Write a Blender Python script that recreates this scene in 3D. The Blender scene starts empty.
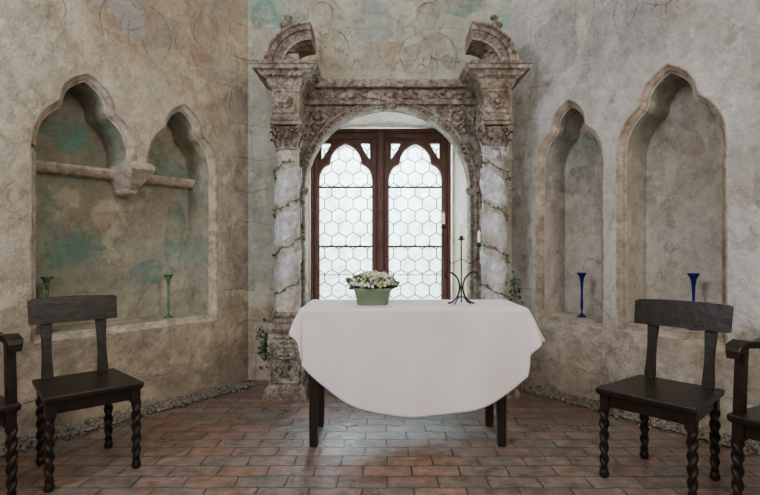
import bpy, math, random
from mathutils import Vector, Matrix, noise as mnoise
from mathutils.geometry import tessellate_polygon
random.seed(7)
pi=math.pi
F=507.0; H=1.15
scene=bpy.context.scene

# ------------------------------------------------------------------ materials
def newmat(name):
    m=bpy.data.materials.new(name); m.use_nodes=True
    nt=m.node_tree; b=nt.nodes.get('Principled BSDF')
    return m,nt,b
def N(nt,t,**kw):
    n=nt.nodes.new(t)
    for k,v in kw.items():
        if k in n.inputs: n.inputs[k].default_value=v
        else: setattr(n,k,v)
    return n
def L(nt,a,b): nt.links.new(a,b)
def pos(nt,scale=(1,1,1)):
    g=N(nt,'ShaderNodeNewGeometry'); mp=N(nt,'ShaderNodeMapping')
    mp.inputs['Scale'].default_value=scale
    L(nt,g.outputs['Position'],mp.inputs['Vector']); return mp.outputs[0]
def noise(nt,vec,scale,detail=6,rough=.6,dist=0.0):
    n=N(nt,'ShaderNodeTexNoise'); n.inputs['Scale'].default_value=scale
    n.inputs['Detail'].default_value=detail; n.inputs['Roughness'].default_value=rough
    n.inputs['Distortion'].default_value=dist
    L(nt,vec,n.inputs['Vector']); return n.outputs['Fac']
def ramp(nt,fac,stops):
    r=N(nt,'ShaderNodeValToRGB'); e=r.color_ramp.elements
    while len(e)<len(stops): e.new(.5)
    for i,(p,c) in enumerate(stops):
        e[i].position=p
        e[i].color=(c[0],c[1],c[2],1) if hasattr(c,'__len__') else (c,c,c,1)
    L(nt,fac,r.inputs[0]); return r.outputs[0]
def mix(nt,f,a,b,mode='MIX'):
    n=N(nt,'ShaderNodeMix'); n.data_type='RGBA'; n.blend_type=mode
    for s,v in ((n.inputs[0],f),(n.inputs[6],a),(n.inputs[7],b)):
        if isinstance(v,(int,float)): s.default_value=v
        elif isinstance(v,tuple): s.default_value=(v[0],v[1],v[2],1)
        else: L(nt,v,s)
    return n.outputs[2]
def mth(nt,op,a,b=0.0,c=None,clamp=False):
    n=N(nt,'ShaderNodeMath'); n.operation=op; n.use_clamp=clamp
    for i,v in enumerate((a,b,c)):
        if v is None: continue
        if isinstance(v,(int,float)): n.inputs[i].default_value=v
        else: L(nt,v,n.inputs[i])
    return n.outputs[0]
def maprange(nt,v,a,b,c=0,d=1):
    n=N(nt,'ShaderNodeMapRange'); n.inputs[1].default_value=a;n.inputs[2].default_value=b
    n.inputs[3].default_value=c;n.inputs[4].default_value=d; L(nt,v,n.inputs[0]); return n.outputs[0]
def bump(nt,b,h,strength=.4,dist=.02,prev=None):
    n=N(nt,'ShaderNodeBump'); n.inputs['Strength'].default_value=strength; n.inputs['Distance'].default_value=dist
    L(nt,h,n.inputs['Height'])
    if prev is not None: L(nt,prev,n.inputs['Normal'])
    L(nt,n.outputs[0],b.inputs['Normal']); return n.outputs[0]

def plaster(name,c1,c2,c3,low,green=0.0,gcol=(.16,.30,.25),gz=(0,9),lowz=.75,rough_amt=1.0,ochre=.4,oc=(.46,.34,.22),quoin=0.0,streak=.4,cracks=.6,flake=.35,lowmix=.8,gth=.47):
    m,nt,b=newmat(name); p=pos(nt)
    g=N(nt,'ShaderNodeSeparateXYZ'); L(nt,p,g.inputs[0]); z=g.outputs[2]
    n1=noise(nt,p,.95,10,.66,.4)
    col=ramp(nt,n1,[(.38,c1),(.5,c2),(.61,c3)])
    n4=noise(nt,p,1.5,9,.68)
    col=mix(nt,mth(nt,'MULTIPLY',ramp(nt,n4,[(.47,0.0),(.60,1.0)]),ochre),col,oc)
    ps=pos(nt,(3.5,3.5,.8)); n2=noise(nt,ps,1.0,9,.66)
    col=mix(nt,mth(nt,'MULTIPLY',ramp(nt,n2,[(.47,0.0),(.66,1.0)]),streak),col,(.20,.18,.15))
    n5=noise(nt,p,3.0,12,.72)
    fl=ramp(nt,n5,[(.53,0.0),(.57,1.0)])
    col=mix(nt,mth(nt,'MULTIPLY',fl,flake),col,tuple(min(1,v*1.22) for v in c3))
    n9=noise(nt,p,4.6,12,.75,.2)
    pits=ramp(nt,n9,[(.37,1.0),(.415,0.0)])
    col=mix(nt,mth(nt,'MULTIPLY',pits,.5),col,tuple(v*.55 for v in low))
    lm=mth(nt,'ADD',maprange(nt,z,lowz+.3,lowz-.3,-.35,.35),noise(nt,p,2.6,8,.65))
    lmk=ramp(nt,lm,[(.5,0.0),(.6,1.0)])
    st=ramp(nt,noise(nt,p,5,9,.7),[(.32,tuple(v*.5 for v in low)),(.5,low),(.68,tuple(min(1,v*1.55) for v in low))])
    col=mix(nt,mth(nt,'MULTIPLY',lmk,lowmix),col,st)
    jf=None
    if quoin>0:
        cb=N(nt,'ShaderNodeCombineXYZ'); L(nt,mth(nt,'ADD',mth(nt,'MULTIPLY',mth(nt,'ABSOLUTE',g.outputs[0]),1.7),0.21),cb.inputs[0]); L(nt,z,cb.inputs[1])
        wob=N(nt,'ShaderNodeVectorMath'); wob.operation='ADD'; L(nt,cb.outputs[0],wob.inputs[0])
        cb2=N(nt,'ShaderNodeCombineXYZ'); L(nt,mth(nt,'MULTIPLY',noise(nt,p,3,4,.6),.16),cb2.inputs[0]); L(nt,mth(nt,'MULTIPLY',noise(nt,p,3.5,4,.6),.14),cb2.inputs[1]); L(nt,cb2.outputs[0],wob.inputs[1])
        br=N(nt,'ShaderNodeTexBrick'); L(nt,wob.outputs[0],br.inputs['Vector']); br.inputs['Scale'].default_value=1
        br.inputs['Brick Width'].default_value=.55; br.inputs['Row Height'].default_value=.29; br.inputs['Mortar Size'].default_value=.010; br.inputs['Mortar Smooth'].default_value=1
        near=maprange(nt,mth(nt,'ABSOLUTE',g.outputs[0]),1.5,1.2,0,1)
        lowm=maprange(nt,z,.6,.3,0,.8)
        k=mth(nt,'MAXIMUM',near,lowm)
        k=mth(nt,'MULTIPLY',mth(nt,'MULTIPLY',ramp(nt,noise(nt,p,3.2,6,.6),[(.42,0.0),(.58,1.0)]),k),quoin)
        jf=mth(nt,'MULTIPLY',br.outputs['Fac'],k)
        col=mix(nt,jf,col,(.17,.135,.10))
    if green>0:
        zm=mth(nt,'MULTIPLY',maprange(nt,z,gz[0],gz[0]+.3),maprange(nt,z,gz[1],gz[1]-.3))
        n6=noise(nt,p,1.9,11,.72,.3)
        gm=mth(nt,'MULTIPLY',ramp(nt,n6,[(gth,0.0),(gth+.1,1.0)]),zm)
        col=mix(nt,mth(nt,'MULTIPLY',gm,green),col,gcol)
    if cracks>0:
        wv=N(nt,'ShaderNodeVectorMath'); wv.operation='ADD'; L(nt,p,wv.inputs[0])
        nd=N(nt,'ShaderNodeTexNoise'); nd.inputs['Scale'].default_value=3; nd.inputs['Detail'].default_value=6; L(nt,p,nd.inputs['Vector'])
        sc=N(nt,'ShaderNodeVectorMath'); sc.operation='SCALE'; L(nt,nd.outputs['Color'],sc.inputs[0]); sc.inputs['Scale'].default_value=.5; L(nt,sc.outputs[0],wv.inputs[1])
        vo=N(nt,'ShaderNodeTexVoronoi'); vo.feature='DISTANCE_TO_EDGE'; vo.inputs['Scale'].default_value=1.6; L(nt,wv.outputs[0],vo.inputs['Vector'])
        ck=ramp(nt,vo.outputs['Distance'],[(.0,1.0),(.009,0.0)])
        ck=mth(nt,'MULTIPLY',ck,ramp(nt,noise(nt,p,1.3,4,.6),[(.5,0.0),(.6,1.0)]))
        col=mix(nt,mth(nt,'MULTIPLY',ck,cracks),col,(.15,.125,.10))
    n7=noise(nt,p,45,4,.6)
    col=mix(nt,.45,col,ramp(nt,n7,[(.3,.78),(.6,1.1)]),'MULTIPLY')
    n8=noise(nt,p,11,8,.72)
    col=mix(nt,.6,col,ramp(nt,n8,[(.36,.62),(.54,1.05)]),'MULTIPLY')
    L(nt,col,b.inputs['Base Color']); b.inputs['Roughness'].default_value=.9
    b.inputs['Specular IOR Level'].default_value=.15
    b0=bump(nt,b,noise(nt,p,2.2,4,.5),.5*rough_amt,.12)
    b1=bump(nt,b,noise(nt,p,6,9,.65),.55*rough_amt,.05,b0)
    b2=bump(nt,b,noise(nt,p,30,6,.7),.45*rough_amt,.012,b1)
    b3=bump(nt,b,mth(nt,'ADD',mth(nt,'MULTIPLY',fl,.5),mth(nt,'MULTIPLY',pits,-.7)),.35,.02,b2)
    if jf is not None: bump(nt,b,mth(nt,'SUBTRACT',1.0,jf),.5,.02,b3)
    return m

def stone(name,c1,c2,c3,scale=6,bs=.6,dark=.5,pt=.6):
    m,nt,b=newmat(name); p=pos(nt)
    col=ramp(nt,noise(nt,p,scale,9,.7),[(.34,c1),(.5,c2),(.64,c3)])
    n=noise(nt,p,scale*4,7,.72)
    col=mix(nt,dark,col,ramp(nt,n,[(.38,.35),(.54,1.05)]),'MULTIPLY')
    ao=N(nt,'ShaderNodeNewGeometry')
    col=mix(nt,pt,col,ramp(nt,ao.outputs['Pointiness'],[(.42,.3),(.52,1.0)]),'MULTIPLY')  # crevice shade put into the colour: concave spots darkened by pointiness
    L(nt,col,b.inputs['Base Color']); b.inputs['Roughness'].default_value=.85
    b.inputs['Specular IOR Level'].default_value=.2
    b1=bump(nt,b,noise(nt,p,scale*3,8,.65),bs,.03)
    bump(nt,b,noise(nt,p,scale*12,5,.6),bs*.6,.008,b1)
    return m
def simple(name,c,rough=.5,var=.25,scale=20,metal=0,bs=.1,spec=.5):
    m,nt,b=newmat(name); p=pos(nt)
    n=noise(nt,p,scale,5,.6)
    col=ramp(nt,n,[(.3,tuple(v*(1-var) for v in c)),(.7,tuple(min(1,v*(1+var)) for v in c))])
    L(nt,col,b.inputs['Base Color']); b.inputs['Roughness'].default_value=rough
    b.inputs['Metallic'].default_value=metal; b.inputs['Specular IOR Level'].default_value=spec
    if bs: bump(nt,b,n,bs,.01)
    return m

M_left=plaster('plaster_left',(.32,.275,.215),(.46,.405,.32),(.57,.51,.415),(.38,.30,.22),ochre=.6,oc=(.46,.33,.21),quoin=.6,streak=.4)
M_right=plaster('plaster_right',(.40,.38,.36),(.52,.505,.49),(.60,.595,.595),(.42,.345,.265),ochre=.3,quoin=.6,streak=.3,lowz=.7)
M_back=plaster('fresco_back',(.35,.345,.28),(.44,.43,.355),(.55,.535,.455),(.43,.345,.26),green=.65,gcol=(.24,.40,.34),gz=(2.85,6),ochre=.4,quoin=.4,gth=.49,streak=.35)
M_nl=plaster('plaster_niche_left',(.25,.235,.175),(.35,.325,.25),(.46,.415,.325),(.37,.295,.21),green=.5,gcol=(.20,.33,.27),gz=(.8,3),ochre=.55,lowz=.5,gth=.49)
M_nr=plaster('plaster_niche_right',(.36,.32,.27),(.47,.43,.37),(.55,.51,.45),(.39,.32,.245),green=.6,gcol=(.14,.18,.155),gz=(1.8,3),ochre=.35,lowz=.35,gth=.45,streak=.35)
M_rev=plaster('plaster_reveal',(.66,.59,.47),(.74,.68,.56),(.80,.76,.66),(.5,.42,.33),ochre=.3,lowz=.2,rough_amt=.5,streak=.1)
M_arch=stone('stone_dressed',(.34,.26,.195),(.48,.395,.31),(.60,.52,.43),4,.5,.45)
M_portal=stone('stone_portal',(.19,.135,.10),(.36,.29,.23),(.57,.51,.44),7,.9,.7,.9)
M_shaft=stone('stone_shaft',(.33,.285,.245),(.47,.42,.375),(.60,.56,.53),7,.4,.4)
M_wood=simple('window_oak',(.080,.023,.013),.5,.35,14)
M_ebony=simple('chair_dark_wood',(.012,.0065,.004),.36,.6,25,bs=.25,spec=.34)
M_tleg=simple('table_dark_wood',(.016,.009,.006),.45,.4,25,spec=.35)
M_iron=simple('wrought_iron',(.010,.011,.012),.45,.3,40,metal=.3,spec=.3)
M_lead=simple('lead_came',(.04,.04,.04),.6,.3,40,metal=.2)
M_green=simple('pot_green_glaze',(.17,.24,.145),.6,.2,25,bs=.2)
M_leaf=simple('leaf_green',(.07,.12,.035),.5,.5,30)
M_leafd=simple('ivy_leaf',(.035,.06,.022),.5,.5,30)
M_petal=simple('petal_white',(.78,.79,.70),.7,.15,40)
M_petg=simple('petal_green',(.42,.50,.26),.7,.3,40)
M_petp=simple('petal_mauve',(.42,.27,.36),.7,.3,40)
M_candle=simple('candle_wax',(.9,.88,.82),.5,.04,10,bs=0)
M_gravel=simple('gravel',(.19,.165,.135),.9,.75,35,bs=.3)
M_bed=simple('gravel_bed',(.08,.068,.055),.95,.5,50,bs=.8)
M_ceil=simple('ceiling_limewash',(.66,.63,.58),.9,.15,3,bs=.3)

def pigment(name,c,amt,scale=9,lo=.45,hi=.6):
    m,nt,b=newmat(name); b.inputs['Base Color'].default_value=(*c,1); b.inputs['Roughness'].default_value=.95; b.inputs['Specular IOR Level'].default_value=.05
    tr=N(nt,'ShaderNodeBsdfTransparent'); ms=N(nt,'ShaderNodeMixShader')
    nn=noise(nt,pos(nt),scale,8,.72); L(nt,ramp(nt,nn,[(lo,0.0),(hi,amt)]),ms.inputs[0])
    L(nt,tr.outputs[0],ms.inputs[1]); L(nt,b.outputs[0],ms.inputs[2]); L(nt,ms.outputs[0],nt.nodes['Material Output'].inputs[0])
    return m
P_line=pigment('pigment_sepia',(.14,.105,.08),.55,8,.38,.62)
P_grey=pigment('pigment_grey',(.17,.17,.18),.45,8,.40,.64)
P_teal=pigment('pigment_teal',(.17,.36,.30),.60,5,.42,.64)
P_rose=pigment('pigment_rose',(.40,.25,.17),.38,5,.42,.68)
P_blue=pigment('pigment_blue_grey',(.38,.42,.48),.40,3,.42,.66)

# cloth
m,nt,b=newmat('linen_white'); p=pos(nt)
n=noise(nt,p,3,5,.5); L(nt,ramp(nt,n,[(.3,(.76,.68,.695)),(.7,(.83,.755,.77))]),b.inputs['Base Color'])
b.inputs['Roughness'].default_value=.85; b.inputs['Specular IOR Level'].default_value=.1
b1=bump(nt,b,noise(nt,pos(nt,(1,1,.6)),5,3,.5,.5),.2,.05); bump(nt,b,noise(nt,p,400,2,.5),.12,.002,b1)
M_linen=m
# tulle
m,nt,b=newmat('tulle_white'); b.inputs['Base Color'].default_value=(.76,.77,.86,1); b.inputs['Roughness'].default_value=.8
tr=N(nt,'ShaderNodeBsdfTransparent'); ms=N(nt,'ShaderNodeMixShader')
nn=noise(nt,pos(nt,(1,1,.6)),14,5,.65); L(nt,ramp(nt,nn,[(.38,.12),(.62,.85)]),ms.inputs[0])
L(nt,tr.outputs[0],ms.inputs[1]); L(nt,b.outputs[0],ms.inputs[2]); L(nt,ms.outputs[0],nt.nodes['Material Output'].inputs[0])
M_tulle=m
# glass pane
m,nt,b=newmat('leaded_glass'); nt.nodes.remove(b)
tr=N(nt,'ShaderNodeBsdfTransparent'); tr.inputs[0].default_value=(.76,.83,.85,1)
tl=N(nt,'ShaderNodeBsdfTranslucent'); tl.inputs[0].default_value=(.70,.80,.83,1)
ms=N(nt,'ShaderNodeMixShader')
nn=noise(nt,pos(nt),9,3,.5); L(nt,ramp(nt,nn,[(.3,.3),(.6,.75)]),ms.inputs[0])
L(nt,tr.outputs[0],ms.inputs[1]); L(nt,tl.outputs[0],ms.inputs[2]); L(nt,ms.outputs[0],nt.nodes['Material Output'].inputs[0])
M_glass=m
def glassmat(name,c,t=.6):
    m,nt,b=newmat(name); b.inputs['Roughness'].default_value=.04
    b.inputs['Transmission Weight'].default_value=t; b.inputs['IOR'].default_value=1.4
    p=pos(nt); nn=noise(nt,p,8,2,.5); L(nt,ramp(nt,nn,[(.3,tuple(v*.8 for v in c)),(.7,c)]),b.inputs['Base Color'])
    return m
M_blue=glassmat('cobalt_glass',(.008,.025,.28)); M_gg=glassmat('green_glass',(.33,.55,.38),.85)

# floor
m,nt,b=newmat('terracotta_floor'); p=pos(nt)
rot=N(nt,'ShaderNodeMapping'); L(nt,p,rot.inputs[0]); rot.inputs['Location'].default_value=(.07,.03,0)
cb2=N(nt,'ShaderNodeCombineXYZ'); L(nt,mth(nt,'MULTIPLY',noise(nt,p,4,3,.5),.035),cb2.inputs[0]); L(nt,mth(nt,'MULTIPLY',noise(nt,p,5,3,.5),.035),cb2.inputs[1])
ad=N(nt,'ShaderNodeVectorMath'); ad.operation='ADD'; L(nt,rot.outputs[0],ad.inputs[0]); L(nt,cb2.outputs[0],ad.inputs[1])
br=N(nt,'ShaderNodeTexBrick'); L(nt,ad.outputs[0],br.inputs['Vector'])
br.inputs['Scale'].default_value=1; br.inputs['Brick Width'].default_value=.25; br.inputs['Row Height'].default_value=.125
br.inputs['Mortar Size'].default_value=.0055; br.inputs['Mortar Smooth'].default_value=.5; br.inputs['Bias'].default_value=0
br.inputs['Color1'].default_value=(0,0,0,1); br.inputs['Color2'].default_value=(1,1,1,1); br.inputs['Mortar'].default_value=(.5,.5,.5,1)
tile=ramp(nt,br.outputs['Color'],[(0,(.15,.095,.07)),(.25,(.235,.13,.09)),(.5,(.165,.13,.11)),(.75,(.26,.15,.105)),(1,(.13,.105,.09))])
w=ramp(nt,noise(nt,p,1.6,8,.7),[(.42,0.0),(.6,1.0)])
tile=mix(nt,mth(nt,'MULTIPLY',w,.55),tile,(.175,.155,.14))
tile=mix(nt,.9,tile,ramp(nt,noise(nt,p,10,10,.75),[(.36,.42),(.6,1.3)]),'MULTIPLY')
wr=ramp(nt,noise(nt,p,22,8,.75),[(.56,0.0),(.62,1.0)])
tile=mix(nt,mth(nt,'MULTIPLY',wr,.3),tile,(.33,.28,.24))
col=mix(nt,br.outputs['Fac'],tile,(.06,.05,.043))
L(nt,col,b.inputs['Base Color'])
L(nt,ramp(nt,noise(nt,p,3.5,6,.6),[(.35,.24),(.65,.48)]),b.inputs['Roughness'])
b1=bump(nt,b,mth(nt,'SUBTRACT',1.0,br.outputs['Fac']),.7,.01)
b2=bump(nt,b,noise(nt,p,9,6,.65),.45,.02,b1); b3=bump(nt,b,br.outputs['Color'],.2,.02,b2)
M_floor=m

# ------------------------------------------------------------------ builder
class B:
    def __init__(s): s.v=[];s.f=[];s.mi=[];s.sm=[];s.M=Matrix.Identity(4)
    def add(s,vs,fs,mi=0,sm=False,M=None):
        o=len(s.v); T=s.M@M if M is not None else s.M
        s.v+=[T@Vector(v) for v in vs]; s.f+=[tuple(i+o for i in f) for f in fs]
        s.mi+=[mi]*len(fs); s.sm+=[sm]*len(fs)
    def box(s,c,d,mi=0,M=None):
        x,y,z=c;a,b_,e=[q/2 for q in d]
        vs=[(x+i*a,y+j*b_,z+k*e) for k in(-1,1) for j in(-1,1) for i in(-1,1)]
        s.add(vs,[(0,2,3,1),(4,5,7,6),(0,1,5,4),(2,6,7,3),(0,4,6,2),(1,3,7,5)],mi,False,M)
    def loft(s,loops,mi=0,sm=False,closed=True,cap0=False,cap1=False,M=None):
        n=len(loops[0]);vs=[p for l in loops for p in l];fs=[]
        for i in range(len(loops)-1):
            for j in range(n if closed else n-1):
                k=(j+1)%n; fs.append((i*n+j,i*n+k,(i+1)*n+k,(i+1)*n+j))
        s.add(vs,fs,mi,sm,M)
        if cap0: s.add(loops[0],[tuple(range(n))[::-1]],mi,False,M)
        if cap1: s.add(loops[-1],[tuple(range(n))],mi,False,M)
    def lathe(s,prof,c=(0,0,0),n=24,mi=0,sm=True,M=None,twist=None):
        loops=[]
        for r,z in prof:
            loops.append([(c[0]+r*math.cos(2*pi*j/n),c[1]+r*math.sin(2*pi*j/n),c[2]+z) for j in range(n)])
        s.loft(loops,mi,sm,True,prof[0][0]>.0005,prof[-1][0]>.0005,M)
    def rectl(s,cx,cy,hx,hy,prof,mi=0,M=None):
        loops=[[(cx-hx-o,cy-hy-o,z),(cx+hx+o,cy-hy-o,z),(cx+hx+o,cy+hy+o,z),(cx-hx-o,cy+hy+o,z)] for o,z in prof]
        s.loft(loops,mi,False,True,True,True,M)
    def tube(s,pts,r,n=8,mi=0,sm=True,M=None):
        pts=[Vector(p) for p in pts]; loops=[]; up=None
        for i,p in enumerate(pts):
            t=(pts[min(i+1,len(pts)-1)]-pts[max(i-1,0)]).normalized()
            if up is None: up=Vector((0,0,1)) if abs(t.z)<.9 else Vector((0,1,0))
            a=t.cross(up)
            if a.length<1e-4: a=t.cross(Vector((1,0,0)))
            a.normalize(); b_=a.cross(t).normalized(); up=b_
            rr=r[i] if hasattr(r,'__len__') else r
            loops.append([p+a*rr*math.cos(2*pi*j/n)+b_*rr*math.sin(2*pi*j/n) for j in range(n)])
        s.loft(loops,mi,sm,True,True,True,M)
    def ico(s,c,r,mi=0,sc=(1,1,1),M=None,jit=0):
        t=(1+5**.5)/2
        vs=[(-1,t,0),(1,t,0),(-1,-t,0),(1,-t,0),(0,-1,t),(0,1,t),(0,-1,-t),(0,1,-t),(t,0,-1),(t,0,1),(-t,0,-1),(-t,0,1)]
        k=r/1.902
        vs=[Vector((c[0]+v[0]*k*sc[0]*(1+random.uniform(-jit,jit)),c[1]+v[1]*k*sc[1]*(1+random.uniform(-jit,jit)),c[2]+v[2]*k*sc[2])) for v in vs]
        fs=[(0,11,5),(0,5,1),(0,1,7),(0,7,10),(0,10,11),(1,5,9),(5,11,4),(11,10,2),(10,7,6),(7,1,8),(3,9,4),(3,4,2),(3,2,6),(3,6,8),(3,8,9),(4,9,5),(2,4,11),(6,2,10),(8,6,7),(9,8,1)]
        s.add(vs,fs,mi,True,M)
    def ball(s,c,r,mi=0,sc=(1,1,1),n=12):
        loops=[]
        for i in range(n//2+1):
            a=-pi/2+pi*i/(n//2); rr=max(1e-4,r*math.cos(a))
            loops.append([(c[0]+sc[0]*rr*math.cos(2*pi*j/n),c[1]+sc[1]*rr*math.sin(2*pi*j/n),c[2]+sc[2]*r*math.sin(a)) for j in range(n)])
        s.loft(loops,mi,True)
    def leaf(s,p,d,w,mi=0):
        d=Vector(d); l=d.length; dn=d.normalized(); a=dn.cross(Vector((random.uniform(-1,1),random.uniform(-1,1),random.uniform(-.3,1)))).normalized()
        nn=a.cross(dn); p=Vector(p)
        vs=[p,p+d*.35+a*w*.5+nn*w*.12,p+d*.75+a*w*.32+nn*w*.1,p+d,p+d*.75-a*w*.32+nn*w*.1,p+d*.35-a*w*.5+nn*w*.12,p+d*.5]
        s.add(vs,[(0,1,6),(1,2,6),(2,3,6),(3,4,6),(4,5,6),(5,0,6)],mi,True)
    def panel(s,outer,holes,fn,mi=0):
        ps=[[Vector((a,b_,0)) for a,b_ in q] for q in [outer]+holes]
        tris=tessellate_polygon(ps); flat=[q for l in [outer]+holes for q in l]
        s.add([fn(a,b_) for a,b_ in flat],[tuple(t) for t in tris],mi)
    def obj(s,name,mats,parent=None,bevel=0,recalc=True):
        me=bpy.data.meshes.new(name); me.from_pydata([tuple(v) for v in s.v],[],s.f)
        for m in mats: me.materials.append(m)
        me.polygons.foreach_set('material_index',s.mi); me.polygons.foreach_set('use_smooth',s.sm)
        me.update()
        if recalc:
            import bmesh
            bm=bmesh.new(); bm.from_mesh(me); bmesh.ops.recalc_face_normals(bm,faces=bm.faces); bm.to_mesh(me); bm.free()
        o=bpy.data.objects.new(name,me); scene.collection.objects.link(o)
        if parent: o.parent=parent
        if bevel:
            md=o.modifiers.new('bevel','BEVEL'); md.width=bevel; md.segments=2; md.limit_method='ANGLE'; md.angle_limit=.6
        return o
def empty(name,loc=(0,0,0),rz=0):
    e=bpy.data.objects.new(name,None); e.location=loc; e.rotation_euler=(0,0,rz); e.empty_display_size=.1
    scene.collection.objects.link(e); return e

def bez(a,b_,c,n):
    return [((1-t)**2*a[0]+2*t*(1-t)*b_[0]+t*t*c[0],(1-t)**2*a[1]+2*t*(1-t)*b_[1]+t*t*c[1]) for t in [i/n for i in range(n+1)]]
def trefoil(s1,s0,zs,zp,n=9,cx=.56,cy=.60):
    half=bez((1,0),(1.03,.42),(cx,cy),n)+bez((cx-.03,cy+.03),(cx-.03,.86),(0,1),n)
    c=(s0+s1)/2;h=(s1-s0)/2
    r=[(c+x*h,zs+y*(zp-zs)) for x,y in half]
    l=[(c-x*h,zs+y*(zp-zs)) for x,y in half[:-1]][::-1]
    return r+l
def area2(p): return sum(p[i][0]*p[(i+1)%len(p)][1]-p[(i+1)%len(p)][0]*p[i][1] for i in range(len(p)))/2
def inset(poly,d):
    n=len(poly); sg=1 if area2(poly)>0 else -1; out=[]
    for i in range(n):
        a,b_,c=Vector(poly[i-1]),Vector(poly[i]),Vector(poly[(i+1)%n])
        e1=(b_-a);e2=(c-b_)
        e1=e1.normalized() if e1.length>1e-9 else e2.normalized(); e2=e2.normalized() if e2.length>1e-9 else e1
        n1=Vector((-e1.y,e1.x))*sg;n2=Vector((-e2.y,e2.x))*sg
        m_=n1+n2
        if m_.length<1e-6: m_=n1
        m_.normalize(); k=d/max(.55,m_.dot(n1)); out.append((b_.x+m_.x*k,b_.y+m_.y*k))
    return out

# ------------------------------------------------------------------ room shell
CX,CY=1.17,4.5; DX,DY=.5896,.8077
def PL(s,z,t=0): return (-CX-DX*s-DY*t, CY-DY*s+DX*t, z)
def PR(s,z,t=0): return ( CX+DX*s+DY*t, CY-DY*s+DX*t, z)
CEIL=4.8; SL=3.4
ZS=.555
STEPS=[(0,0),(.010,.0),(.016,.015),(.036,.035),(.042,.05),(.052,.056),(.056,.34)]
def recess(b_,outline,fn,mi_arch,mi_in):
    loops=[[fn(a,z,t) for a,z in inset(outline,o)] for o,t in STEPS]
    b_.loft(loops[:6],mi_arch,False,True)
    b_.loft(loops[5:],mi_in,False,True)
    last=inset(outline,STEPS[-1][0])
    b_.panel(last,[],lambda a,z:fn(a,z,STEPS[-1][1]),mi_in)
wall=B()
outl=[(.316,ZS),(1.69,ZS),(1.69,1.77)]+trefoil(1.69,1.005,1.76,2.35)+trefoil(.945,.316,1.74,2.31)
wall.panel([(0,0),(SL,0),(SL,CEIL),(0,CEIL)],[outl],PL,0)
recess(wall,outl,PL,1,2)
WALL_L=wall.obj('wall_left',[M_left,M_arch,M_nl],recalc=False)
led=B()
def bar(b_,fn,s0,s1,prof,mi=0):
    loops=[[fn(s,z,t) for t,z in prof] for s in (s0,s1)]
    b_.loft(loops,mi,False,True,True,True)
bar(led,PL,.375,1.63,[(.34,1.675),(.27,1.685),(.25,1.705),(.235,1.73),(.235,1.75),(.34,1.765)])
led.obj('trim_niche_ledge',[M_arch],bevel=.006)
cor=B()
loops=[]
for w,t0,z in [(.012,.16,1.56),(.03,.13,1.575),(.038,.12,1.595),(.03,.11,1.605),(.05,.06,1.645),(.072,.02,1.69),(.085,-.02,1.725),(.088,-.035,1.735),(.088,-.035,1.77),(.06,-.01,1.79)]:
    loops.append([PL(.975-w,z,t0),PL(.975+w,z,t0),PL(.975+w,z,.335),PL(.975-w,z,.335)])
cor.loft(loops,0,False,True,True,True)
cor.obj('trim_corbel',[M_arch],bevel=.008)

wall=B()
o1=[(.25,ZS),(.865,ZS)]+trefoil(.865,.25,1.78,2.36)
o2=[(.955,ZS),(1.675,ZS)]+trefoil(1.675,.955,1.78,2.42)
wall.panel([(0,0),(SL,0),(SL,CEIL),(0,CEIL)],[o1,o2],PR,0)
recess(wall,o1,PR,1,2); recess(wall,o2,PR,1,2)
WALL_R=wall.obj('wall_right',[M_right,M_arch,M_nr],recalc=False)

OC,OR,OSP=.0635,.70,1.66
WL,WRt,WTOP=-.70,.715,2.385
WC=.005
YW=5.1; ZSILL=.5
def archout(c,r,sp,zb,n=32):
    return [(c-r,zb),(c+r,zb)]+[(c+r*math.cos(pi*i/n),sp+r*math.sin(pi*i/n)) for i in range(n+1)]
wall=B()
hole=[(-.80,ZSILL-.04),(.88,ZSILL-.04),(.88,2.40),(-.80,2.40)]
wall.panel([(-CX,0),(CX,0),(CX,CEIL),(-CX,CEIL)],[hole],lambda a,z:(a,CY,z),0)
WALL_B=wall.obj('wall_back',[M_back],recalc=False)
rv=B()
def emb(x0,x1,zb,zt,rise,n=14):
    return [(x0,zb),(x1,zb)]+[(x1+(x0-x1)*i/n,zt+rise*math.sin(pi*i/n)) for i in range(n+1)]
A0=emb(-.74,.80,ZSILL-.01,2.37,.02); A1=emb(WL,WRt,ZSILL,2.365,.015)
rv.loft([[(x,4.40,z) for x,z in A0],[(x,YW+.12,z) for x,z in A1]],0,False,True)
rv.obj('trim_window_reveal',[M_rev],recalc=False)
ex=B(); ex.panel([(-3,0),(3,0),(3,CEIL),(-3,CEIL)],[A1],lambda a,z:(a,YW+.12,z),0)
ex.obj('wall_exterior',[M_back],recalc=False)
xs=CX+DX*SL; ys=CY-DY*SL
for nm,sx in (('wall_nave_left',-1),('wall_nave_right',1)):
    q=B(); q.add([(sx*xs,ys,0),(sx*xs,-5,0),(sx*xs,-5,CEIL),(sx*xs,ys,CEIL)],[(0,1,2,3)]); q.obj(nm,[M_left if sx<0 else M_right],recalc=False)
q=B(); q.add([(-xs,-5,0),(xs,-5,0),(xs,-5,CEIL),(-xs,-5,CEIL)],[(0,1,2,3)]); q.obj('wall_nave_rear',[M_right],recalc=False)
q=B(); q.add([(-4,-5.2,0),(4,-5.2,0),(4,5.3,0),(-4,5.3,0)],[(0,1,2,3)]); q.obj('floor',[M_floor],recalc=False)
q=B(); q.add([(-4,-5.2,CEIL),(4,-5.2,CEIL),(4,5.3,CEIL),(-4,5.3,CEIL)],[(3,2,1,0)]); q.obj('ceiling',[M_ceil],recalc=False)

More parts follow.
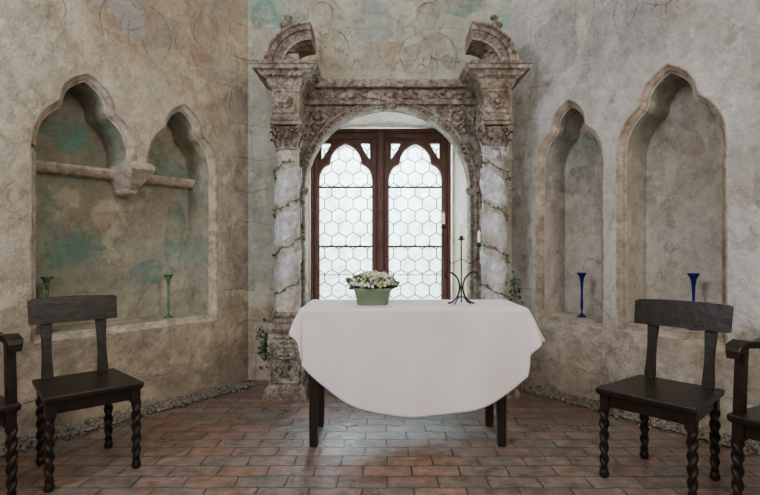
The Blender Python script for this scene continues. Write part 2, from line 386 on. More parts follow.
# ---- faded fresco brushwork (thin pigment on the plaster, part of each wall)
def backp(a,z,t=0): return (a,CY+t,z)
class Fresco:
    def __init__(s,fn): s.b=B(); s.fn=fn; s.k=0
    def off(s): s.k+=1; return -.0015-.00004*s.k
    def stroke(s,pts,w,mi=0):
        P=[pts[0]]+list(pts)+[pts[-1]]; out=[]
        for i in range(1,len(P)-2):
            for t in [j/6 for j in range(6)]:
                q=[]
                for d in (0,1):
                    p0,p1,p2,p3=P[i-1][d],P[i][d],P[i+1][d],P[i+2][d]
                    q.append(.5*(2*p1+(p2-p0)*t+(2*p0-5*p1+4*p2-p3)*t*t+(3*p1-p0-3*p2+p3)*t**3))
                out.append(q)
        out.append(list(pts[-1])); A=[];C=[]; o=s.off()
        for i,p_ in enumerate(out):
            a=out[max(0,i-1)];c=out[min(len(out)-1,i+1)]
            d=Vector((c[0]-a[0],c[1]-a[1])); d=d.normalized() if d.length>1e-6 else Vector((1,0))
            ww=w*.5*(.5+.6*math.sin(pi*i/len(out)))*(1+.3*math.sin(i*1.9))
            A.append(s.fn(p_[0]-d.y*ww,p_[1]+d.x*ww,o)); C.append(s.fn(p_[0]+d.y*ww,p_[1]-d.x*ww,o))
        s.b.loft([A,C],mi,False,False)
    def patch(s,cx,cz,rx,rz,mi,seed=0):
        rnd=random.Random(seed); n=22; ph=[rnd.uniform(0,6.28) for _ in range(3)]; o=s.off()
        pts=[]
        for i in range(n):
            a=2*pi*i/n; k=1+.25*math.sin(2*a+ph[0])+.15*math.sin(3*a+ph[1])+.1*math.sin(5*a+ph[2])
            pts.append((cx+rx*k*math.cos(a),cz+rz*k*math.sin(a)))
        s.b.panel(pts,[],lambda a,z:s.fn(a,z,o),mi)
    def figure(s,x,z,k,seed,flip=1):
        r=random.Random(seed); J=lambda v:v+r.uniform(-.01,.01)*k
        S=lambda pts,w,mi=0: s.stroke([(x+flip*a*k,z+c*k) for a,c in pts],w*k*.85,mi)
        S([(.17*math.cos(t),.17*math.sin(t)) for t in [i*.5 for i in range(9)]],.012)
        S([(.085*math.cos(t),.11*math.sin(t)-.01) for t in [i*.55+2.2 for i in range(11)]],.011)
        S([(-.1,-.02),(-.11,.06),(-.05,.125),(.03,.12),(.09,.06),(.1,-.04)],.02)
        S([(-.05,.02),(-.02,.025)],.01);S([(.02,.025),(.05,.02)],.01);S([(0,.01),(.008,-.03),(-.005,-.035)],.008);S([(-.025,-.06),(.0,-.066),(.025,-.06)],.009)
        S([(-.06,-.10),(-.08,-.15),(-.2,-.2),(-.27,-.33),(-.25,-.5)],.013)
        S([(.06,-.10),(.08,-.15),(.2,-.21),(.26,-.35),(.2,-.52)],.013)
        S([(-.07,-.15),(0,-.22),(.07,-.15)],.011)
        for i in range(4):
            a=-.15+.09*i+r.uniform(-.03,.03); l=r.uniform(.1,.25)
            S([(J(a*.6),-.26-r.uniform(0,.1)),(J(a*.8),-.30-l*.5),(J(a+.03),-.30-l)],.010)
        S([(-.22,-.34),(-.10,-.40),(.04,-.33)],.012)
        s.patch(x,z-.36*k,.22*k,.2*k,3,seed)
    def done(s,name,parent): s.b.obj(name,[P_line,P_grey,P_teal,P_rose,P_blue],parent,recalc=False)
fb=Fresco(backp)
fb.figure(-.50,3.24,.85,1); fb.figure(.42,3.22,.95,2,-1)
fb.patch(-.93,3.28,.17,.2,2,3); fb.patch(.74,3.32,.15,.12,2,4); fb.patch(-.78,3.15,.10,.14,2,8); fb.patch(.1,2.85,.5,.14,3,9); fb.patch(.62,2.95,.14,.12,4,19); fb.patch(-.1,3.25,.2,.25,4,29)
for i in range(5): fb.stroke([(-.45+i*.19,2.74),(-.4+i*.19,2.80+.04*(i%2)),(-.34+i*.19,2.76)],.009)
fb.done('fresco_figures',WALL_B)
fl=Fresco(PL); r_=random.Random(4)
fl.figure(1.0,3.12,1.0,7,-1)
for i in range(8):
    a=.35+i*.16; z0_=r_.uniform(2.85,3.2); fl.stroke([(a,z0_),(a+.04,z0_-.12),(a-.02+r_.uniform(-.04,.04),z0_-.22),(a+.05,z0_-.30)],.008,1)
fl.patch(1.0,2.85,.35,.16,4,2); fl.patch(2.0,2.5,.2,.35,3,5); fl.patch(.45,2.9,.2,.25,3,6)
for (a,z,rx,rz,mi,sd) in ((.12,1.95,.09,.22,3,11),(.1,1.15,.1,.28,3,12),(2.2,1.4,.3,.35,3,13)): fl.patch(a,z,rx,rz,mi,sd)
fl.done('fresco_traces_left',WALL_L)
fr_=Fresco(PR)
fr_.figure(1.2,3.22,1.0,10,-1)
for i in range(9):
    a=.25+i*.17; z0_=r_.uniform(2.8,3.2); fr_.stroke([(a,z0_),(a+.05,z0_-.12),(a-.03+r_.uniform(-.05,.05),z0_-.2),(a+.06,z0_-.3)],.008,1)
for (a,z,rx,rz,mi,sd) in ((.35,2.8,.28,.3,4,21),(1.1,2.85,.4,.2,4,22),(2.0,2.5,.25,.5,4,23),(2.05,1.3,.25,.5,3,24),(.1,1.3,.09,.4,3,25),(.1,2.2,.08,.25,3,26)): fr_.patch(a,z,rx,rz,mi,sd)
fr_.done('fresco_traces_right',WALL_R)
fn_=Fresco(lambda s,z,t=0:PL(s,z,.34+t))
for (a,z,rx,rz,mi,sd) in ((1.35,1.98,.17,.13,2,31),(.62,1.95,.15,.16,2,32),(.5,1.35,.10,.22,2,33),(.75,.95,.25,.10,2,34),(1.3,1.15,.2,.12,2,35),(1.0,1.35,.28,.14,3,36)): fn_.patch(a,z,rx,rz,mi,sd)
fn_.done('fresco_traces_niche',WALL_L)
fm_=Fresco(lambda s,z,t=0:PR(s,z,.34+t))
for (a,z,rx,rz,mi,sd) in ((.50,2.02,.13,.15,2,41),(.48,1.78,.12,.08,1,42),(.60,1.45,.12,.2,3,43),(1.25,1.95,.14,.14,3,44)): fm_.patch(a,z,rx,rz,mi,sd)
fm_.done('fresco_traces_niche_right',WALL_R)

for nm,fn in (('gravel_strip',PL),('gravel_strip.001',PR)):
    g=B(); K=40
    inn=[fn(3.3*i/K,.004,-.03) for i in range(K+1)]
    out=[fn(.12+3.2*i/K,.004,-.20-.04*math.sin(i*1.7)-.02*math.sin(i*4.1)) for i in range(K+1)]
    g.loft([inn,out],1,False,False)
    for i in range(3600):
        s_=random.uniform(.1,3.2); t_=-random.uniform(.02,.22) - (random.uniform(0,.09) if random.random()<.12 else 0)
        r=random.choice((1,1,1,1.7))*random.uniform(.004,.011); x,y,z=fn(s_,0,t_)
        g.ico((x,y,r*.5+.004+random.uniform(0,.004)),r,0,(random.uniform(.8,1.3),random.uniform(.8,1.3),.75),jit=.2)
    g.obj(nm,[M_gravel,M_bed])

# ------------------------------------------------------------------ window
wroot=empty('window_1')
w=B()
Wo=[(WL+.004,ZSILL+.004),(WRt-.004,ZSILL+.004),(WRt-.004,WTOP-.02),(WL+.004,WTOP-.02)]
def light(c,hw,zb,zsp,zp):
    return [(c-hw,zb),(c+hw,zb)]+trefoil(c+hw,c-hw,zsp,zp,8,.62,.50)
HWL=.268; LC=.348
lights=[light(WC-LC,HWL,.62,1.80,2.215),light(WC+LC,HWL,.62,1.80,2.215)]
sp_=[]
for sx in(-1,1):
    for dx in(-1,1):
        c=WC+sx*LC
        tri=[(c+dx*.245,2.05),(c+dx*.245,2.22),(c+dx*.14,2.22),(c+dx*.165,2.165)]
        sp_.append(tri)
y0,y1=YW-.03,YW+.03
w.panel(Wo,lights+sp_,lambda a,z:(a,y0,z),0)
w.loft([[(a,y0,z) for a,z in Wo],[(a,y1,z) for a,z in Wo]],0)
for l in lights+sp_:
    w.loft([[(a,y0,z) for a,z in l],[(a,y0+.01,z) for a,z in inset(l,.006)],[(a,y1,z) for a,z in inset(l,.006)]],0)
for l in lights:
    l2=inset(l,-.018); w.tube([(a,y0-.004,z) for a,z in l2+[l2[0]]],.008,6,0)
l2=inset(Wo,.02)
for i in range(4):
    a,b_=l2[i],l2[(i+1)%4]; w.tube([(a[0],y0-.01,a[1]),(b_[0],y0-.01,b_[1])],.018,8,0)
w.box((WC,y0-.02,(ZSILL+2.34)/2),(.05,.045,1.82),0)
for dx in(-.064,.064,-.64,.64): w.box((WC+dx,y0-.008,(ZSILL+2.30)/2+.01),(.03,.02,1.78),0)
for sx in(-1,1): w.box((WC+sx*.35,y0-.008,2.275),(.58,.02,.035),0)
w.obj('window_frame',[M_wood],wroot,recalc=True)
g=B()
for sx in(-1,1):
    c=WC+sx*LC
    g.add([(c-.275,YW+.012,.6),(c+.275,YW+.012,.6),(c+.275,YW+.012,2.25),(c-.275,YW+.012,2.25)],[(0,1,2,3)])
g.obj('glass_panes',[M_glass],wroot,recalc=False)
ld=B()
R=.083; hx=R*math.sqrt(3)
for sx in(-1,1):
    c=WC+sx*LC
    for row in range(-1,15):
        for colm in range(-3,4):
            px=c+colm*hx+(hx/2 if row%2 else 0); pz=.62+row*1.5*R
            P=[(px+R*math.cos(pi/6+k*pi/3),pz+R*math.sin(pi/6+k*pi/3)) for k in range(6)]
            for k in (0,1,2):
                a,b_=P[k],P[(k+1)%6]
                mx,mz=(a[0]+b_[0])/2,(a[1]+b_[1])/2
                if abs(mx-c)<.27 and .63<mz<2.24:
                    f=lambda q:(max(c-.275,min(c+.275,q[0])),YW+.008,q[1])
                    ld.tube([f(a),f(b_)],.0058,5)
    for z in (1.185,1.78): ld.box((c,YW-.002,z),(.54,.012,.02))
    ld.box((c,YW+.0,.9),(.54,.01,.01))
ld.obj('lead_cames',[M_lead],wroot)

# ------------------------------------------------------------------ portal
proot=empty('stone_portal')
q=B()
YF=4.3; YB=CY-.004
Wp=[(-.84,0.0),(1.015,0.0),(1.015,2.41),(-.84,2.41)]
oa=archout(OC,OR,OSP,ZSILL)
q.panel(Wp,[oa],lambda a,z:(a,YF,z),0)
q.loft([[(a,YF,z) for a,z in Wp],[(a,YB,z) for a,z in Wp]],0)
q.loft([[(a,YF,z) for a,z in oa],[(a,CY-.05,z) for a,z in oa]],0)
q.panel(Wp,[oa],lambda a,z:(a,CY-.05,z),0)
def arc(r,y,n=36,a0=0,a1=pi): return [(OC+r*math.cos(a0+(a1-a0)*i/n),y,OSP+r*math.sin(a0+(a1-a0)*i/n)) for i in range(n+1)]
for r,rr in ((.708,.012),(.752,.010)):
    q.tube([(OC+r,YF-.006,.55)]+arc(r,YF-.006)+[(OC-r,YF-.006,.55)],rr,8,0)
# beaded archivolt
for i in range(58):
    a=pi*(i+.5)/58; q.ball((OC+.730*math.cos(a),YF-.006,OSP+.730*math.sin(a)),.013,0,(1,.8,1),8)
for sx in(-1,1): q.rectl(OC+sx*.715,YF+.0,.03,.02,[(0,OSP-.05),(.006,OSP-.045),(.012,OSP-.02),(.02,OSP-.01),(.02,OSP+.01)],0)
random.seed(3)
for sx in(-1,1):
    cx,cz=OC+sx*.60,2.27
    pts=[]
    for i in range(40):
        a=i/39*3.6*pi; r=.085*(1-i/44)
        pts.append((cx+sx*r*math.cos(a)*1.1,YF-.012,cz+r*math.sin(a)))
    q.tube(pts,[.016*(1-i/60) for i in range(40)],7,0)
    q.ball((cx,YF-.015,cz),.024,0,(1,.8,1))
    for i in range(34):
        a=random.uniform(0,2*pi); r=random.uniform(.05,.15)
        x=cx+r*math.cos(a)*1.2; z=cz+r*math.sin(a)
        if math.hypot(x-OC,z-OSP)>.79 and z<2.37 and abs(x-OC)<.78: q.ball((x,YF-.008,z),random.uniform(.012,.026),0,(1,.9,1),8)
mc=.088
q.rectl(mc,4.38,.72,.11,[(0,2.375),(.010,2.38),(.010,2.40),(0,2.405),(0,2.50),(.004,2.51),(.008,2.52)],0)
q.rectl(mc,4.35,.72,.13,[(0,2.505),(.012,2.51),(.020,2.54),(.020,2.565),(.0,2.57)],0)
for i in range(17):
    x=mc-.66+i*.0825
    zz=2.452+.018*math.sin(i*pi/2)
    q.ball((x,4.265,zz),.024 if i%2 else .034,0,(1.1,.8,.9),10)
    if i<16:
        q.tube([(x+t*.0825,4.262,2.452+.022*math.sin((i+t)*pi/1.0)) for t in [k/6 for k in range(7)]],.010,6,0)
        q.leaf((x,4.256,zz),(.05,-.012,.03),.04,0); q.leaf((x,4.256,zz),(.05,-.012,-.03),.04,0)
q.loft([[(mc-.05-o,y,2.42),(mc+.05+o,y,2.42),(mc+.04+o,y,2.33),(mc-.04-o,y,2.33)] for o,y in ((0,4.3),(0,4.26),(-.015,4.245))],0,cap1=True)

CA=(-.735,.911); YC=4.06
for ci,cx in enumerate(CA):
    sx=-1 if ci==0 else 1
    q.rectl(cx,YC,.135,.135,[(.03,0),(.03,.05),(.022,.06),(.02,.075),(.005,.09),(0,.10),(0,.50),(.006,.505),(.02,.52),(.03,.545),(.03,.57),(.01,.58)],0)
    q.box((cx,YC+.17,.3),(.25,.12,.6),0)
    yf=YC-.137
    fr=[(cx-.108,yf,.125),(cx+.108,yf,.125),(cx+.108,yf,.475),(cx-.108,yf,.475),(cx-.108,yf,.125)]
    for a,b_ in zip(fr[:-1],fr[1:]): q.tube([a,b_],.011,6,0)
    q.lathe([(.002,.0),(.035,.01),(.014,.03),(.045,.07),(.052,.10),(.024,.13),(.038,.145)],(cx,yf+.008,.165),14,0)
    for k in (-1,1):
        for j in range(4):
            q.tube([(cx+k*(.01+.02*t+.06*math.sin(t*pi)*(1-j*.12)),yf-.008,.31+j*.03+.05*t) for t in [i/6 for i in range(7)]],.010,6,0)
            q.ball((cx+k*(.05-j*.006),yf-.008,.335+j*.034),.017,0,(1,.8,1),8)
        q.tube([(cx+k*(.05+.03*math.cos(t)),yf-.006,.22+.04*math.sin(t)) for t in [i*.5 for i in range(10)]],.009,6,0)
    q.ball((cx,yf-.008,.44),.02,0,(1,.8,1),8)
    q.lathe([(.13,.58),(.135,.592),(.13,.605),(.112,.615),(.108,.625),(.12,.635),(.118,.648),(.104,.655),(.1,.665)],(cx,YC,0),28,0)
    q.lathe([(.1,.66)]+[(.1-.014*(i/12)**1.6,.66+1.29*i/12) for i in range(13)],(cx,YC,0),28,1)
    q.lathe([(.088,1.935),(.1,1.945),(.1,1.955),(.088,1.965)],(cx,YC,0),24,0)
    q.lathe([(.083,1.96),(.085,2.02),(.095,2.08),(.115,2.115)],(cx,YC,0),20,0)
    for tier,(r,z,hh) in enumerate(((.09,1.965,.075),(.098,2.02,.07))):
        for k in range(8):
            a=2*pi*(k+.5*tier)/8; ca,sa=math.cos(a),math.sin(a)
            wv=[.020,.030,.024,.010]; rad=[r,r+.012,r+.034,r+.046]; zz=[z,z+hh*.5,z+hh,z+hh*.75]
            l=[[(cx+rad[i]*ca-sa*wv[i],YC+rad[i]*sa+ca*wv[i],zz[i]),(cx+(rad[i]+.012)*ca,YC+(rad[i]+.012)*sa,zz[i]),(cx+rad[i]*ca+sa*wv[i],YC+rad[i]*sa-ca*wv[i],zz[i])] for i in range(4)]
            q.loft(l,0,True,False)
    for ax in(-1,1):
        for ay in(-1,1):
            pts=[(cx+ax*(.085+.028*math.cos(a)*(1-a/16)),YC+ay*(.085+.028*math.cos(a)*(1-a/16)),2.10+.030*math.sin(a)*(1-a/16)) for a in [i*.5 for i in range(20)]]
            q.tube(pts,.010,6,0)
    q.rectl(cx,YC,.11,.11,[(0,2.125),(.012,2.13),(.012,2.15),(.004,2.16)],0)
    q.rectl(cx,YC,.105,.12,[(.004,2.16),(.012,2.175),(.012,2.19),(0,2.20),(0,2.40),(.01,2.41),(.02,2.425),(.025,2.45)],0)
    q.box((cx,YC+.215,2.28),(.2,.24,.3),0)
    yf=YC-.122
    fr=[(cx-.085,yf,2.22),(cx+.085,yf,2.22),(cx+.085,yf,2.385),(cx-.085,yf,2.385),(cx-.085,yf,2.22)]
    for a,b_ in zip(fr[:-1],fr[1:]): q.tube([a,b_],.009,6,0)
    for k in range(8):
        a=k*pi/4; q.ball((cx+.040*math.cos(a),yf-.004,2.302+.040*math.sin(a)),.019,0,(1,.8,1),8)
    q.ball((cx,yf-.010,2.302),.022,0)
    xf=cx-sx*.107
    for k in range(6):
        a=k*pi/3; q.ball((xf,YC+.036*math.cos(a),2.302+.036*math.sin(a)),.017,0,(.6,1,1),8)
    q.rectl(cx,YC+.04,.13,.16,[(.0,2.45),(.01,2.455),(.015,2.475),(.03,2.485),(.055,2.50),(.075,2.52),(.105,2.53),(.11,2.555),(.12,2.56),(.128,2.58),(.1,2.59)],0)
    for k in range(7):
        q.box((cx-.12+k*.04,YC-.155,2.497),(.02,.05,.018),0)
    inn=-sx
    def arcpt(a,r):
        th=pi-a*pi*.50
        cxx=cx-inn*.16+inn*.36 ; return (cxx+inn*r*math.cos(th)*1.0, 2.585+r*.90*math.sin(th))
    prof=[(.36,0),(.345,.0),(.335,.02),(.305,.03),(.30,.045),(.27,.05),(.24,.05),(.225,.03),(.215,.03)]
    y_front=YC-.17
    K=18; loops=[]
    for i in range(K+1):
        a=i/K; lp=[]
        for r,dy in prof:
            x,z=arcpt(a,r); lp.append((x,y_front+dy,z))
        for r in (.215,.36):
            x,z=arcpt(a,r); lp.append((x,YC+.17,z))
        loops.append(lp)
    q.loft(loops,0,False,True,True,True)
    q.box((cx+inn*.0,YC+.02,2.63),(.2,.26,.1),0)
    ux=cx+inn*.01
    sc_=.74
    q.box((ux,YC-.06,2.76),(.10,.10,.13),0)
    q.lathe([(r*sc_*1.05,z*sc_) for r,z in [(.07,0),(.07,.02),(.04,.03),(.03,.05),(.045,.06),(.03,.07),(.055,.10),(.085,.13),(.082,.155),(.05,.165),(.055,.172),(.03,.185),(.018,.20),(.04,.215),(.042,.235),(.02,.255),(.001,.262)]],(ux,YC-.06,2.815),20,0)
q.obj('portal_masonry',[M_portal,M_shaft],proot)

for ci,cx in enumerate(CA):
    root=empty('tulle_garland' if ci==0 else 'tulle_garland.001')
    t=B(); n=300; turns=3.3; zl,zh=.80,1.84; dr=1 if ci==0 else -1
    rows=[[] for _ in range(8)]
    for i in range(n+1):
        u=i/n; a=dr*turns*2*pi*u+ (0.3 if ci==0 else 2.4); z=zl+(zh-zl)*u
        wv=.088+.022*math.sin(u*17)+.008*math.sin(u*41)
        for j in range(8):
            f_=j/7*2-1
            r=.1025+.006*(1-f_*f_)+.0045*math.sin(u*40+j*1.7)
            rows[j].append((cx+r*math.cos(a),YC+r*math.sin(a),z+f_*wv+.004*math.sin(u*53+j)))
    t.loft(rows,0,True,False)
    if ci==1:
        for k in range(9):
            a=-pi/2+random.uniform(-.9,.9)
            t.leaf((cx+.1*math.cos(a),YC+.11*math.sin(a),1.9),(random.uniform(-.09,.09),-.05,random.uniform(-.12,.06)),.09,0)
    t.obj('tulle_ribbon',[M_tulle],root,recalc=False)
    v=B(); pts=[]
    for i in range(161):
        u=i/160; a=dr*turns*2*pi*u+(3.4 if ci==0 else 5.5); z=zl-.02+(zh-zl+.04)*u; r=.108
        pts.append((cx+r*math.cos(a),YC+r*math.sin(a),z+.01*math.sin(i*.7)))
    v.tube(pts,.003,5,0)
    for i in range(2,160):
        if random.random()<.65:
            p_=Vector(pts[i]); o=(p_-Vector((cx,YC,p_.z))).normalized()
            d=o*random.uniform(.004,.012)+Vector((random.uniform(-1,1),random.uniform(-1,1),random.uniform(-1,1)))*.022
            v.leaf(p_+o*.003,d,random.uniform(.014,.024),random.choice((0,0,1)))
    for (bx,by,bz,nn,sp) in ([(-.90,3.97,.42,110,.075)] if ci==0 else [(1.06,4.0,.83,45,.06)]):
        for i in range(nn):
            p_=Vector((bx+random.gauss(0,.022),by+random.gauss(0,.02),bz+random.gauss(0,sp)))
            v.leaf(p_,Vector((random.uniform(-1,1),random.uniform(-1,.3),random.uniform(-1,1)))*.035,.028,random.choice((0,1)))
        v.tube([(cx+(-.11 if ci==0 else .11),YC-.05,.70 if ci==0 else .86),(bx,by,bz+sp),(bx,by,bz-sp*1.4)],.004,5,0)
    v.obj('ivy_vine',[M_leafd,M_leaf],root,recalc=False)

# ------------------------------------------------------------------ table
troot=empty('altar_table')
TX0,TX1,TY0,TY1,TZ=-.45,.845,2.92,3.42,.81
t=B()
t.box(((TX0+TX1)/2,(TY0+TY1)/2,TZ-.018),(TX1-TX0,TY1-TY0,.032),0)
t.box(((TX0+TX1)/2,TY0+.07,TZ-.085),(1.12,.022,.10),0); t.box(((TX0+TX1)/2,TY1-.09,TZ-.085),(1.12,.022,.10),0)
for x in(-.39,.715):
    t.box((x,(TY0+TY1)/2,TZ-.085),(.022,.3,.10),0)
    for y in (2.985,3.32):
        t.rectl(x,y,.022,.022,[(0,0),(.002,.01),(.003,.3),(.004,TZ-.036)],0)
t.obj('table_frame',[M_tleg],troot,bevel=.004)
c=B(); CCx,CCy,CR=.225,3.16,.865
nr,ns=90,300; loops=[]
for i in range(nr+1):
    lp=[]
    for j in range(ns):
        th=2*pi*j/ns; ex=2.15
        rr=CR/((abs(math.cos(th))**ex+abs(math.sin(th))**ex)**(1/ex))
        rad=rr*max(i/nr,1e-4)
        px,py=CCx+rad*math.cos(th),CCy+rad*math.sin(th)
        nx=min(max(px,TX0),TX1); ny=min(max(py,TY0),TY1)
        dx,dy=px-nx,py-ny; Lh=math.hypot(dx,dy)
        if Lh<1e-6: lp.append((px,py,TZ+.004+.0008*math.sin(px*9)*math.sin(py*11))); continue
        ux,uy=dx/Lh,dy/Lh; r=.014
        if Lh<r*pi/2:
            a=Lh/r; h=r*math.sin(a); z=-r*(1-math.cos(a))
        else:
            rest=Lh-r*pi/2; side=abs(ux)
            fl=.035+.40*side**1.2
            per=px*1.0+math.atan2(uy,ux)*.35
            wob=(.028*math.sin(per*8.5+.6)+.018*math.sin(per*17+1.3))*min(1,rest/.35)
            if side>.05: wob+=.016*math.sin(math.atan2(uy,ux)*4+.8)*min(1,rest/.2)*min(1,side*1.5)
            h=r+rest*math.sin(fl)+wob*(.75 if side<.05 else 1); h=max(h,r*.9)
            z=-(r+rest*math.cos(fl))
        lp.append((nx+ux*h,ny+uy*h,TZ+.004+z))
    loops.append(lp)
c.loft(loops,0,True,True)
co=c.obj('tablecloth',[M_linen],troot,recalc=True)
sd=co.modifiers.new('sol','SOLIDIFY'); sd.thickness=.002; sd.offset=1

fr=empty('potted_flowers',(-.045,3.12,TZ+.006))
f=B()
prof=[(.088,.0),(.094,.004),(.112,.085),(.118,.088),(.118,.102),(.108,.104),(.100,.09)]
loops=[]
for r,z in prof:
    lp=[]
    for j in range(64):
        a=2*pi*j/64; ex=3.4
        k=r/((abs(math.cos(a))**ex+abs(math.sin(a))**ex)**(1/ex)); k*=1+.012*math.cos(a*32)*(1 if z<.08 else 0)
        lp.append((k*math.cos(a),k*.8*math.sin(a),z))
    loops.append(lp)
f.loft(loops,0,True,True,True,True)
f.obj('flower_pot',[M_green],fr)
f=B(); random.seed(11)
for i in range(220):
    a=random.uniform(0,2*pi); r=math.sqrt(random.random())*.145; x,y=r*math.cos(a),r*.8*math.sin(a)
    top=.188-.06*(r/.145)**2+random.uniform(-.02,.010)
    f.tube([(x*.5,y*.5,.09),(x,y,top-.01)],.0015,4,0)
    k=random.random()
    mi=2 if k<.58 else (3 if k<.92 else 4)
    for q_ in range(6):
        f.ico((x+random.gauss(0,.007),y+random.gauss(0,.007),top+random.gauss(0,.006)),random.uniform(.005,.010),mi)
for i in range(190):
    a=random.uniform(0,2*pi); r=random.uniform(.04,.135)
    f.leaf((r*math.cos(a),r*.8*math.sin(a),random.uniform(.1,.165)),(math.cos(a)*.04,math.sin(a)*.03,random.uniform(-.015,.03)),.022,random.choice((0,1)))
f.obj('flowers',[M_leaf,M_leafd,M_petal,M_petg,M_petp],fr,recalc=False)

cr=empty('iron_candelabra',(.50,3.12,TZ+.006))
k=B()
k.tube([(0,0,.012),(0,0,.40)],.0045,8)
for sx in(-1,1):
    pts=[]
    for i in range(41):
        u=i/40; a=-1.25*pi*.5+u*1.25*pi
        pts.append((sx*(.085-.075*math.cos(a*.78)) ,0,.103+.096*math.sin(a*.78)))
    k.tube(pts,.0055,8)
    x0=pts[-1][0]; z0=pts[-1][2]
    k.tube([(x0+sx*.018*math.sin(i*.45),0,z0-.018*(1-math.cos(i*.45))) for i in range(9)],.005,8)
    k.tube([(sx*.012,0,.103),(0,0,.103)],.007,8)
for i in range(4):
    a=pi/2*i+pi/4
    k.tube([(0,0,.05),(.03*math.cos(a),.03*math.sin(a),.04),(.07*math.cos(a),.07*math.sin(a),.005)],.004,6)
cups=[(0,0,.40),(-.105,.03,.475),(.105,-.02,.36)]
for i,(x,y,z) in enumerate(cups):
    k.lathe([(.004,-.01),(.012,-.004),(.026,.0),(.028,.004),(.01,.004),(.013,.018),(.012,.02)],(x,y,z),14)
    if i:
        k.tube([(0,0,.28),(x*.5,y*.5,.25),(x*.92,y*.92,.28),(x,y,.33),(x,y,z)],.0028,6)
    hgt=.075
    k.lathe([(.009,.012),(.009,.012+hgt),(.002,.014+hgt),(.001,.025+hgt)],(x,y,z),12,1)
k.obj('candelabra_body',[M_iron,M_candle],cr)

# ------------------------------------------------------------------ chairs
def chair(name,cx,cy,heading,arms=False,W=.42,D=.42,sz=.455,bh=.885,ov=.035):
    root=empty(name,(cx,cy,0),math.atan2(heading[1],heading[0])+pi/2)
    s=B()
    hw=W/2;hd=D/2;bw=hw*.86
    st=[(-hw-.015,-hd-.02),(hw+.015,-hd-.02),(bw+.02,hd+.015),(-bw-.02,hd+.015)]
    s.loft([[(x*.97,y*.97,sz-.034) for x,y in st],[(x,y,sz-.022) for x,y in st],[(x,y,sz-.006) for x,y in st],[(x*.985,y*.985,sz) for x,y in st]],0,False,True,True,True)
    ap=[(-hw+.02,-hd+.02),(hw-.02,-hd+.02),(bw-.02,hd-.02),(-bw+.02,hd-.02)]
    for i in range(4):
        a=Vector(ap[i]);b_=Vector(ap[(i+1)%4]); mid=(a+b_)/2; d=b_-a
        M=Matrix.Translation((mid.x,mid.y,sz-.062))@Matrix.Rotation(math.atan2(d.y,d.x),4,'Z')
        s.box((0,0,0),(d.length,.022,.06),0,M)
    for li,(x,y) in enumerate(ap):
        ox,oy=x*1.03,y*1.03
        z0=.04;z1=sz-.10; loops=[]; nn=18; K=72
        s.lathe([(.014,0),(.021,.006),(.025,.02),(.02,.036),(.018,.042)],(ox,oy,0),14,0)
        for i in range(K+1):
            u=i/K; z=z0+(z1-z0)*u; base=.0185+.004*u; env=min(1,u*12,(1-u)*12); lp=[]
            for j in range(nn):
                a=2*pi*j/nn; rr=base+env*.0045*math.cos(2*(a-u*2*pi*2.6*(1 if li%2 else -1)))
                lp.append((ox+rr*math.cos(a),oy+rr*math.sin(a),z))
            loops.append(lp)
        s.loft(loops,0,True,True,True,True)
        s.box((x,y,sz-.07),(.046,.046,.075),0)
    s.obj('seat_and_legs',[M_ebony],root,bevel=.004)
    bk=B()
    rake=.07
    for sx in(-1,1):
        lp=[]
        for z,w_ in ((sz-.005,.024),(sz+.02,.028),(.58,.022),(.66,.024),(.76,.030),(bh-.02,.032)):
            yy=hd-.015+rake*(z-sz)/(bh-sz); x=sx*(bw-.045)
            lp.append([(x-w_,yy-.012,z),(x+w_,yy-.012,z),(x+w_,yy+.012,z),(x-w_,yy+.012,z)])
        bk.loft(lp,0,False,True,True,True)
    rw=bw+ov
    n=12
    pts=[(-rw,bh-.135),(rw,bh-.135),(rw+.004,bh-.01),(rw-.012,bh)]+[(rw-.02-(2*rw-.04)*i/n,bh+.006*math.sin(pi*i/n)) for i in range(n+1)]+[(-rw-.004,bh-.01)]
    f=lambda x,z,dy:(x,hd-.015+rake*(z-sz)/(bh-sz)+dy-.022,z)
    bk.loft([[f(x,z,-.012) for x,z in pts],[f(x,z,.014) for x,z in pts]],0,False,True,True,True)
    bk.obj('backrest',[M_ebony],root,bevel=.004)
    if arms:
        a=B(); az=.735
        for sx in(-1,1):
            x=sx*(hw-.005)
            a.loft([[(x-.02,y0_,z),(x+.02,y0_,z),(x+.02,y0_+.04,z),(x-.02,y0_+.04,z)] for z,y0_ in ((sz-.01,-hd+.03),(sz+.1,-hd+.035),(az-.01,-hd+.05))],0,False,True,True,True)
            lp=[]
            for y_,z_,w_ in ((-hd-.01,az-.03,.024),(-hd+.0,az-.005,.034),(-hd+.06,az+.012,.034),(0,az-.005,.026),(hd-.05,az+.01,.022),(hd+.04,az+.03,.02)):
                lp.append([(x-w_,y_,z_-.016),(x+w_,y_,z_-.016),(x+w_,y_,z_+.016),(x-w_,y_,z_+.016)])
            a.loft(lp,0,False,True,True,True)
        a.obj('armrests',[M_ebony],root,bevel=.004)
    return root
chair('dining_chair',-1.565,2.69,(.68,-.73))
chair('dining_chair.001',1.415,2.54,(-.77,-.64),W=.43,bh=.875,ov=.045)
chair('armchair',-1.945,2.26,(.80,-.6),True,bh=.80)
chair('armchair.001',1.785,2.08,(-.85,-.5),True,bh=.80)

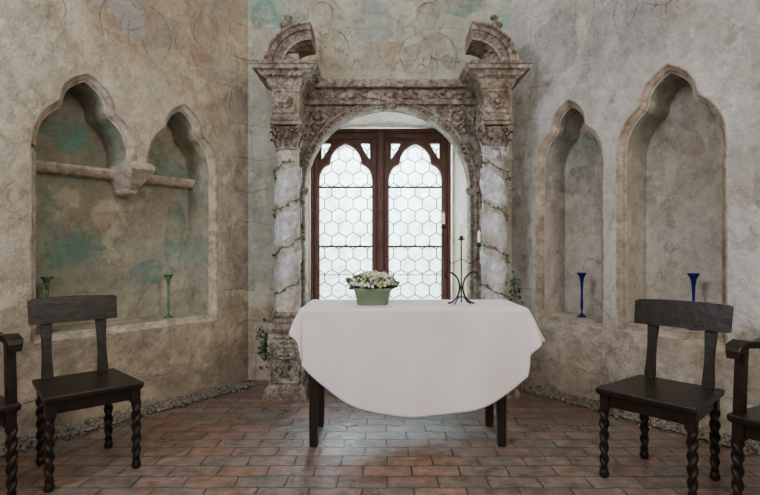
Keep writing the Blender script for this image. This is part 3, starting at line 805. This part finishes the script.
# ------------------------------------------------------------------ vases
def vase(name,p,mat,h=.36):
    v=B(); k=h/.36
    pr=[(.036,0),(.038,.004),(.02,.012),(.007,.03),(.006,.05),(.011,.07),(.012,.10),(.009,.16),(.009,.22),(.012,.28),(.02,.325),(.036,.35),(.040,.36),(.036,.357),(.018,.33),(.009,.29),(.002,.27)]
    v.lathe([(r,z*k) for r,z in pr],(0,0,0),24,0)
    o=v.obj(name,[mat]); o.location=p
    return o
zs=ZS+.057
def on(fn,s,t): q_=fn(s,0,t); return (q_[0],q_[1],zs)
vase('blue_vase',on(PR,.60,.13),M_blue,.355); vase('blue_vase.001',on(PR,1.42,.15),M_blue,.38)
vase('green_vase',on(PL,.66,.17),M_gg,.34); vase('green_vase.001',on(PL,1.53,.17),M_gg,.36)

# ------------------------------------------------------------------ lighting
wd=bpy.data.worlds.new('World'); scene.world=wd; wd.use_nodes=True; nt=wd.node_tree
bg=nt.nodes['Background']; tc=N(nt,'ShaderNodeTexCoord'); sp=N(nt,'ShaderNodeSeparateXYZ'); L(nt,tc.outputs['Generated'],sp.inputs[0])
nn=noise(nt,tc.outputs['Generated'],9,5,.6)
colw=ramp(nt,mth(nt,'ADD',sp.outputs[2],mth(nt,'MULTIPLY',mth(nt,'SUBTRACT',nn,.5),.25)),[(.0,(.50,.64,.52)),(.12,(.68,.80,.78)),(.3,(.84,.92,1.0))])
L(nt,colw,bg.inputs[0]); bg.inputs[1].default_value=3.6
def area(name,loc,target,size,power,col,sy=None):
    l=bpy.data.lights.new(name,'AREA'); l.energy=power; l.color=col; l.size=size
    if sy: l.shape='RECTANGLE'; l.size_y=sy
    o=bpy.data.objects.new(name,l); o.location=loc
    o.rotation_euler=(Vector(target)-Vector(loc)).to_track_quat('-Z','Y').to_euler(); scene.collection.objects.link(o)
area('nave_fill_left',(-2.6,-.2,3.4),(1.8,3.4,2.7),1.2,135,(.88,.94,1.0),1.9)  # cool fill lamp added in the nave, standing in for unseen windows
area('nave_fill_right',(2.6,-.4,3.4),(-1.8,3.4,2.5),1.2,88,(1.0,.91,.78),1.9)  # warm fill lamp added opposite, also standing in for unseen nave windows
area('nave_fill_rear',(0,-3.5,3.0),(0,3.5,2.6),4,75,(1.0,.97,.92),3)  # broad fill lamp added behind the camera to even out the walls
area('daylight_apse_window',(WC,5.9,1.9),(WC,3.0,.5),1.3,170,(.90,.96,1.0),1.6)

cam=bpy.data.cameras.new('Camera'); cam.sensor_width=36; cam.lens=36*F/760; cam.shift_y=2.5/760
co=bpy.data.objects.new('Camera',cam); co.location=(0,0,H); co.rotation_euler=(pi/2,0,0); scene.collection.objects.link(co); scene.camera=co
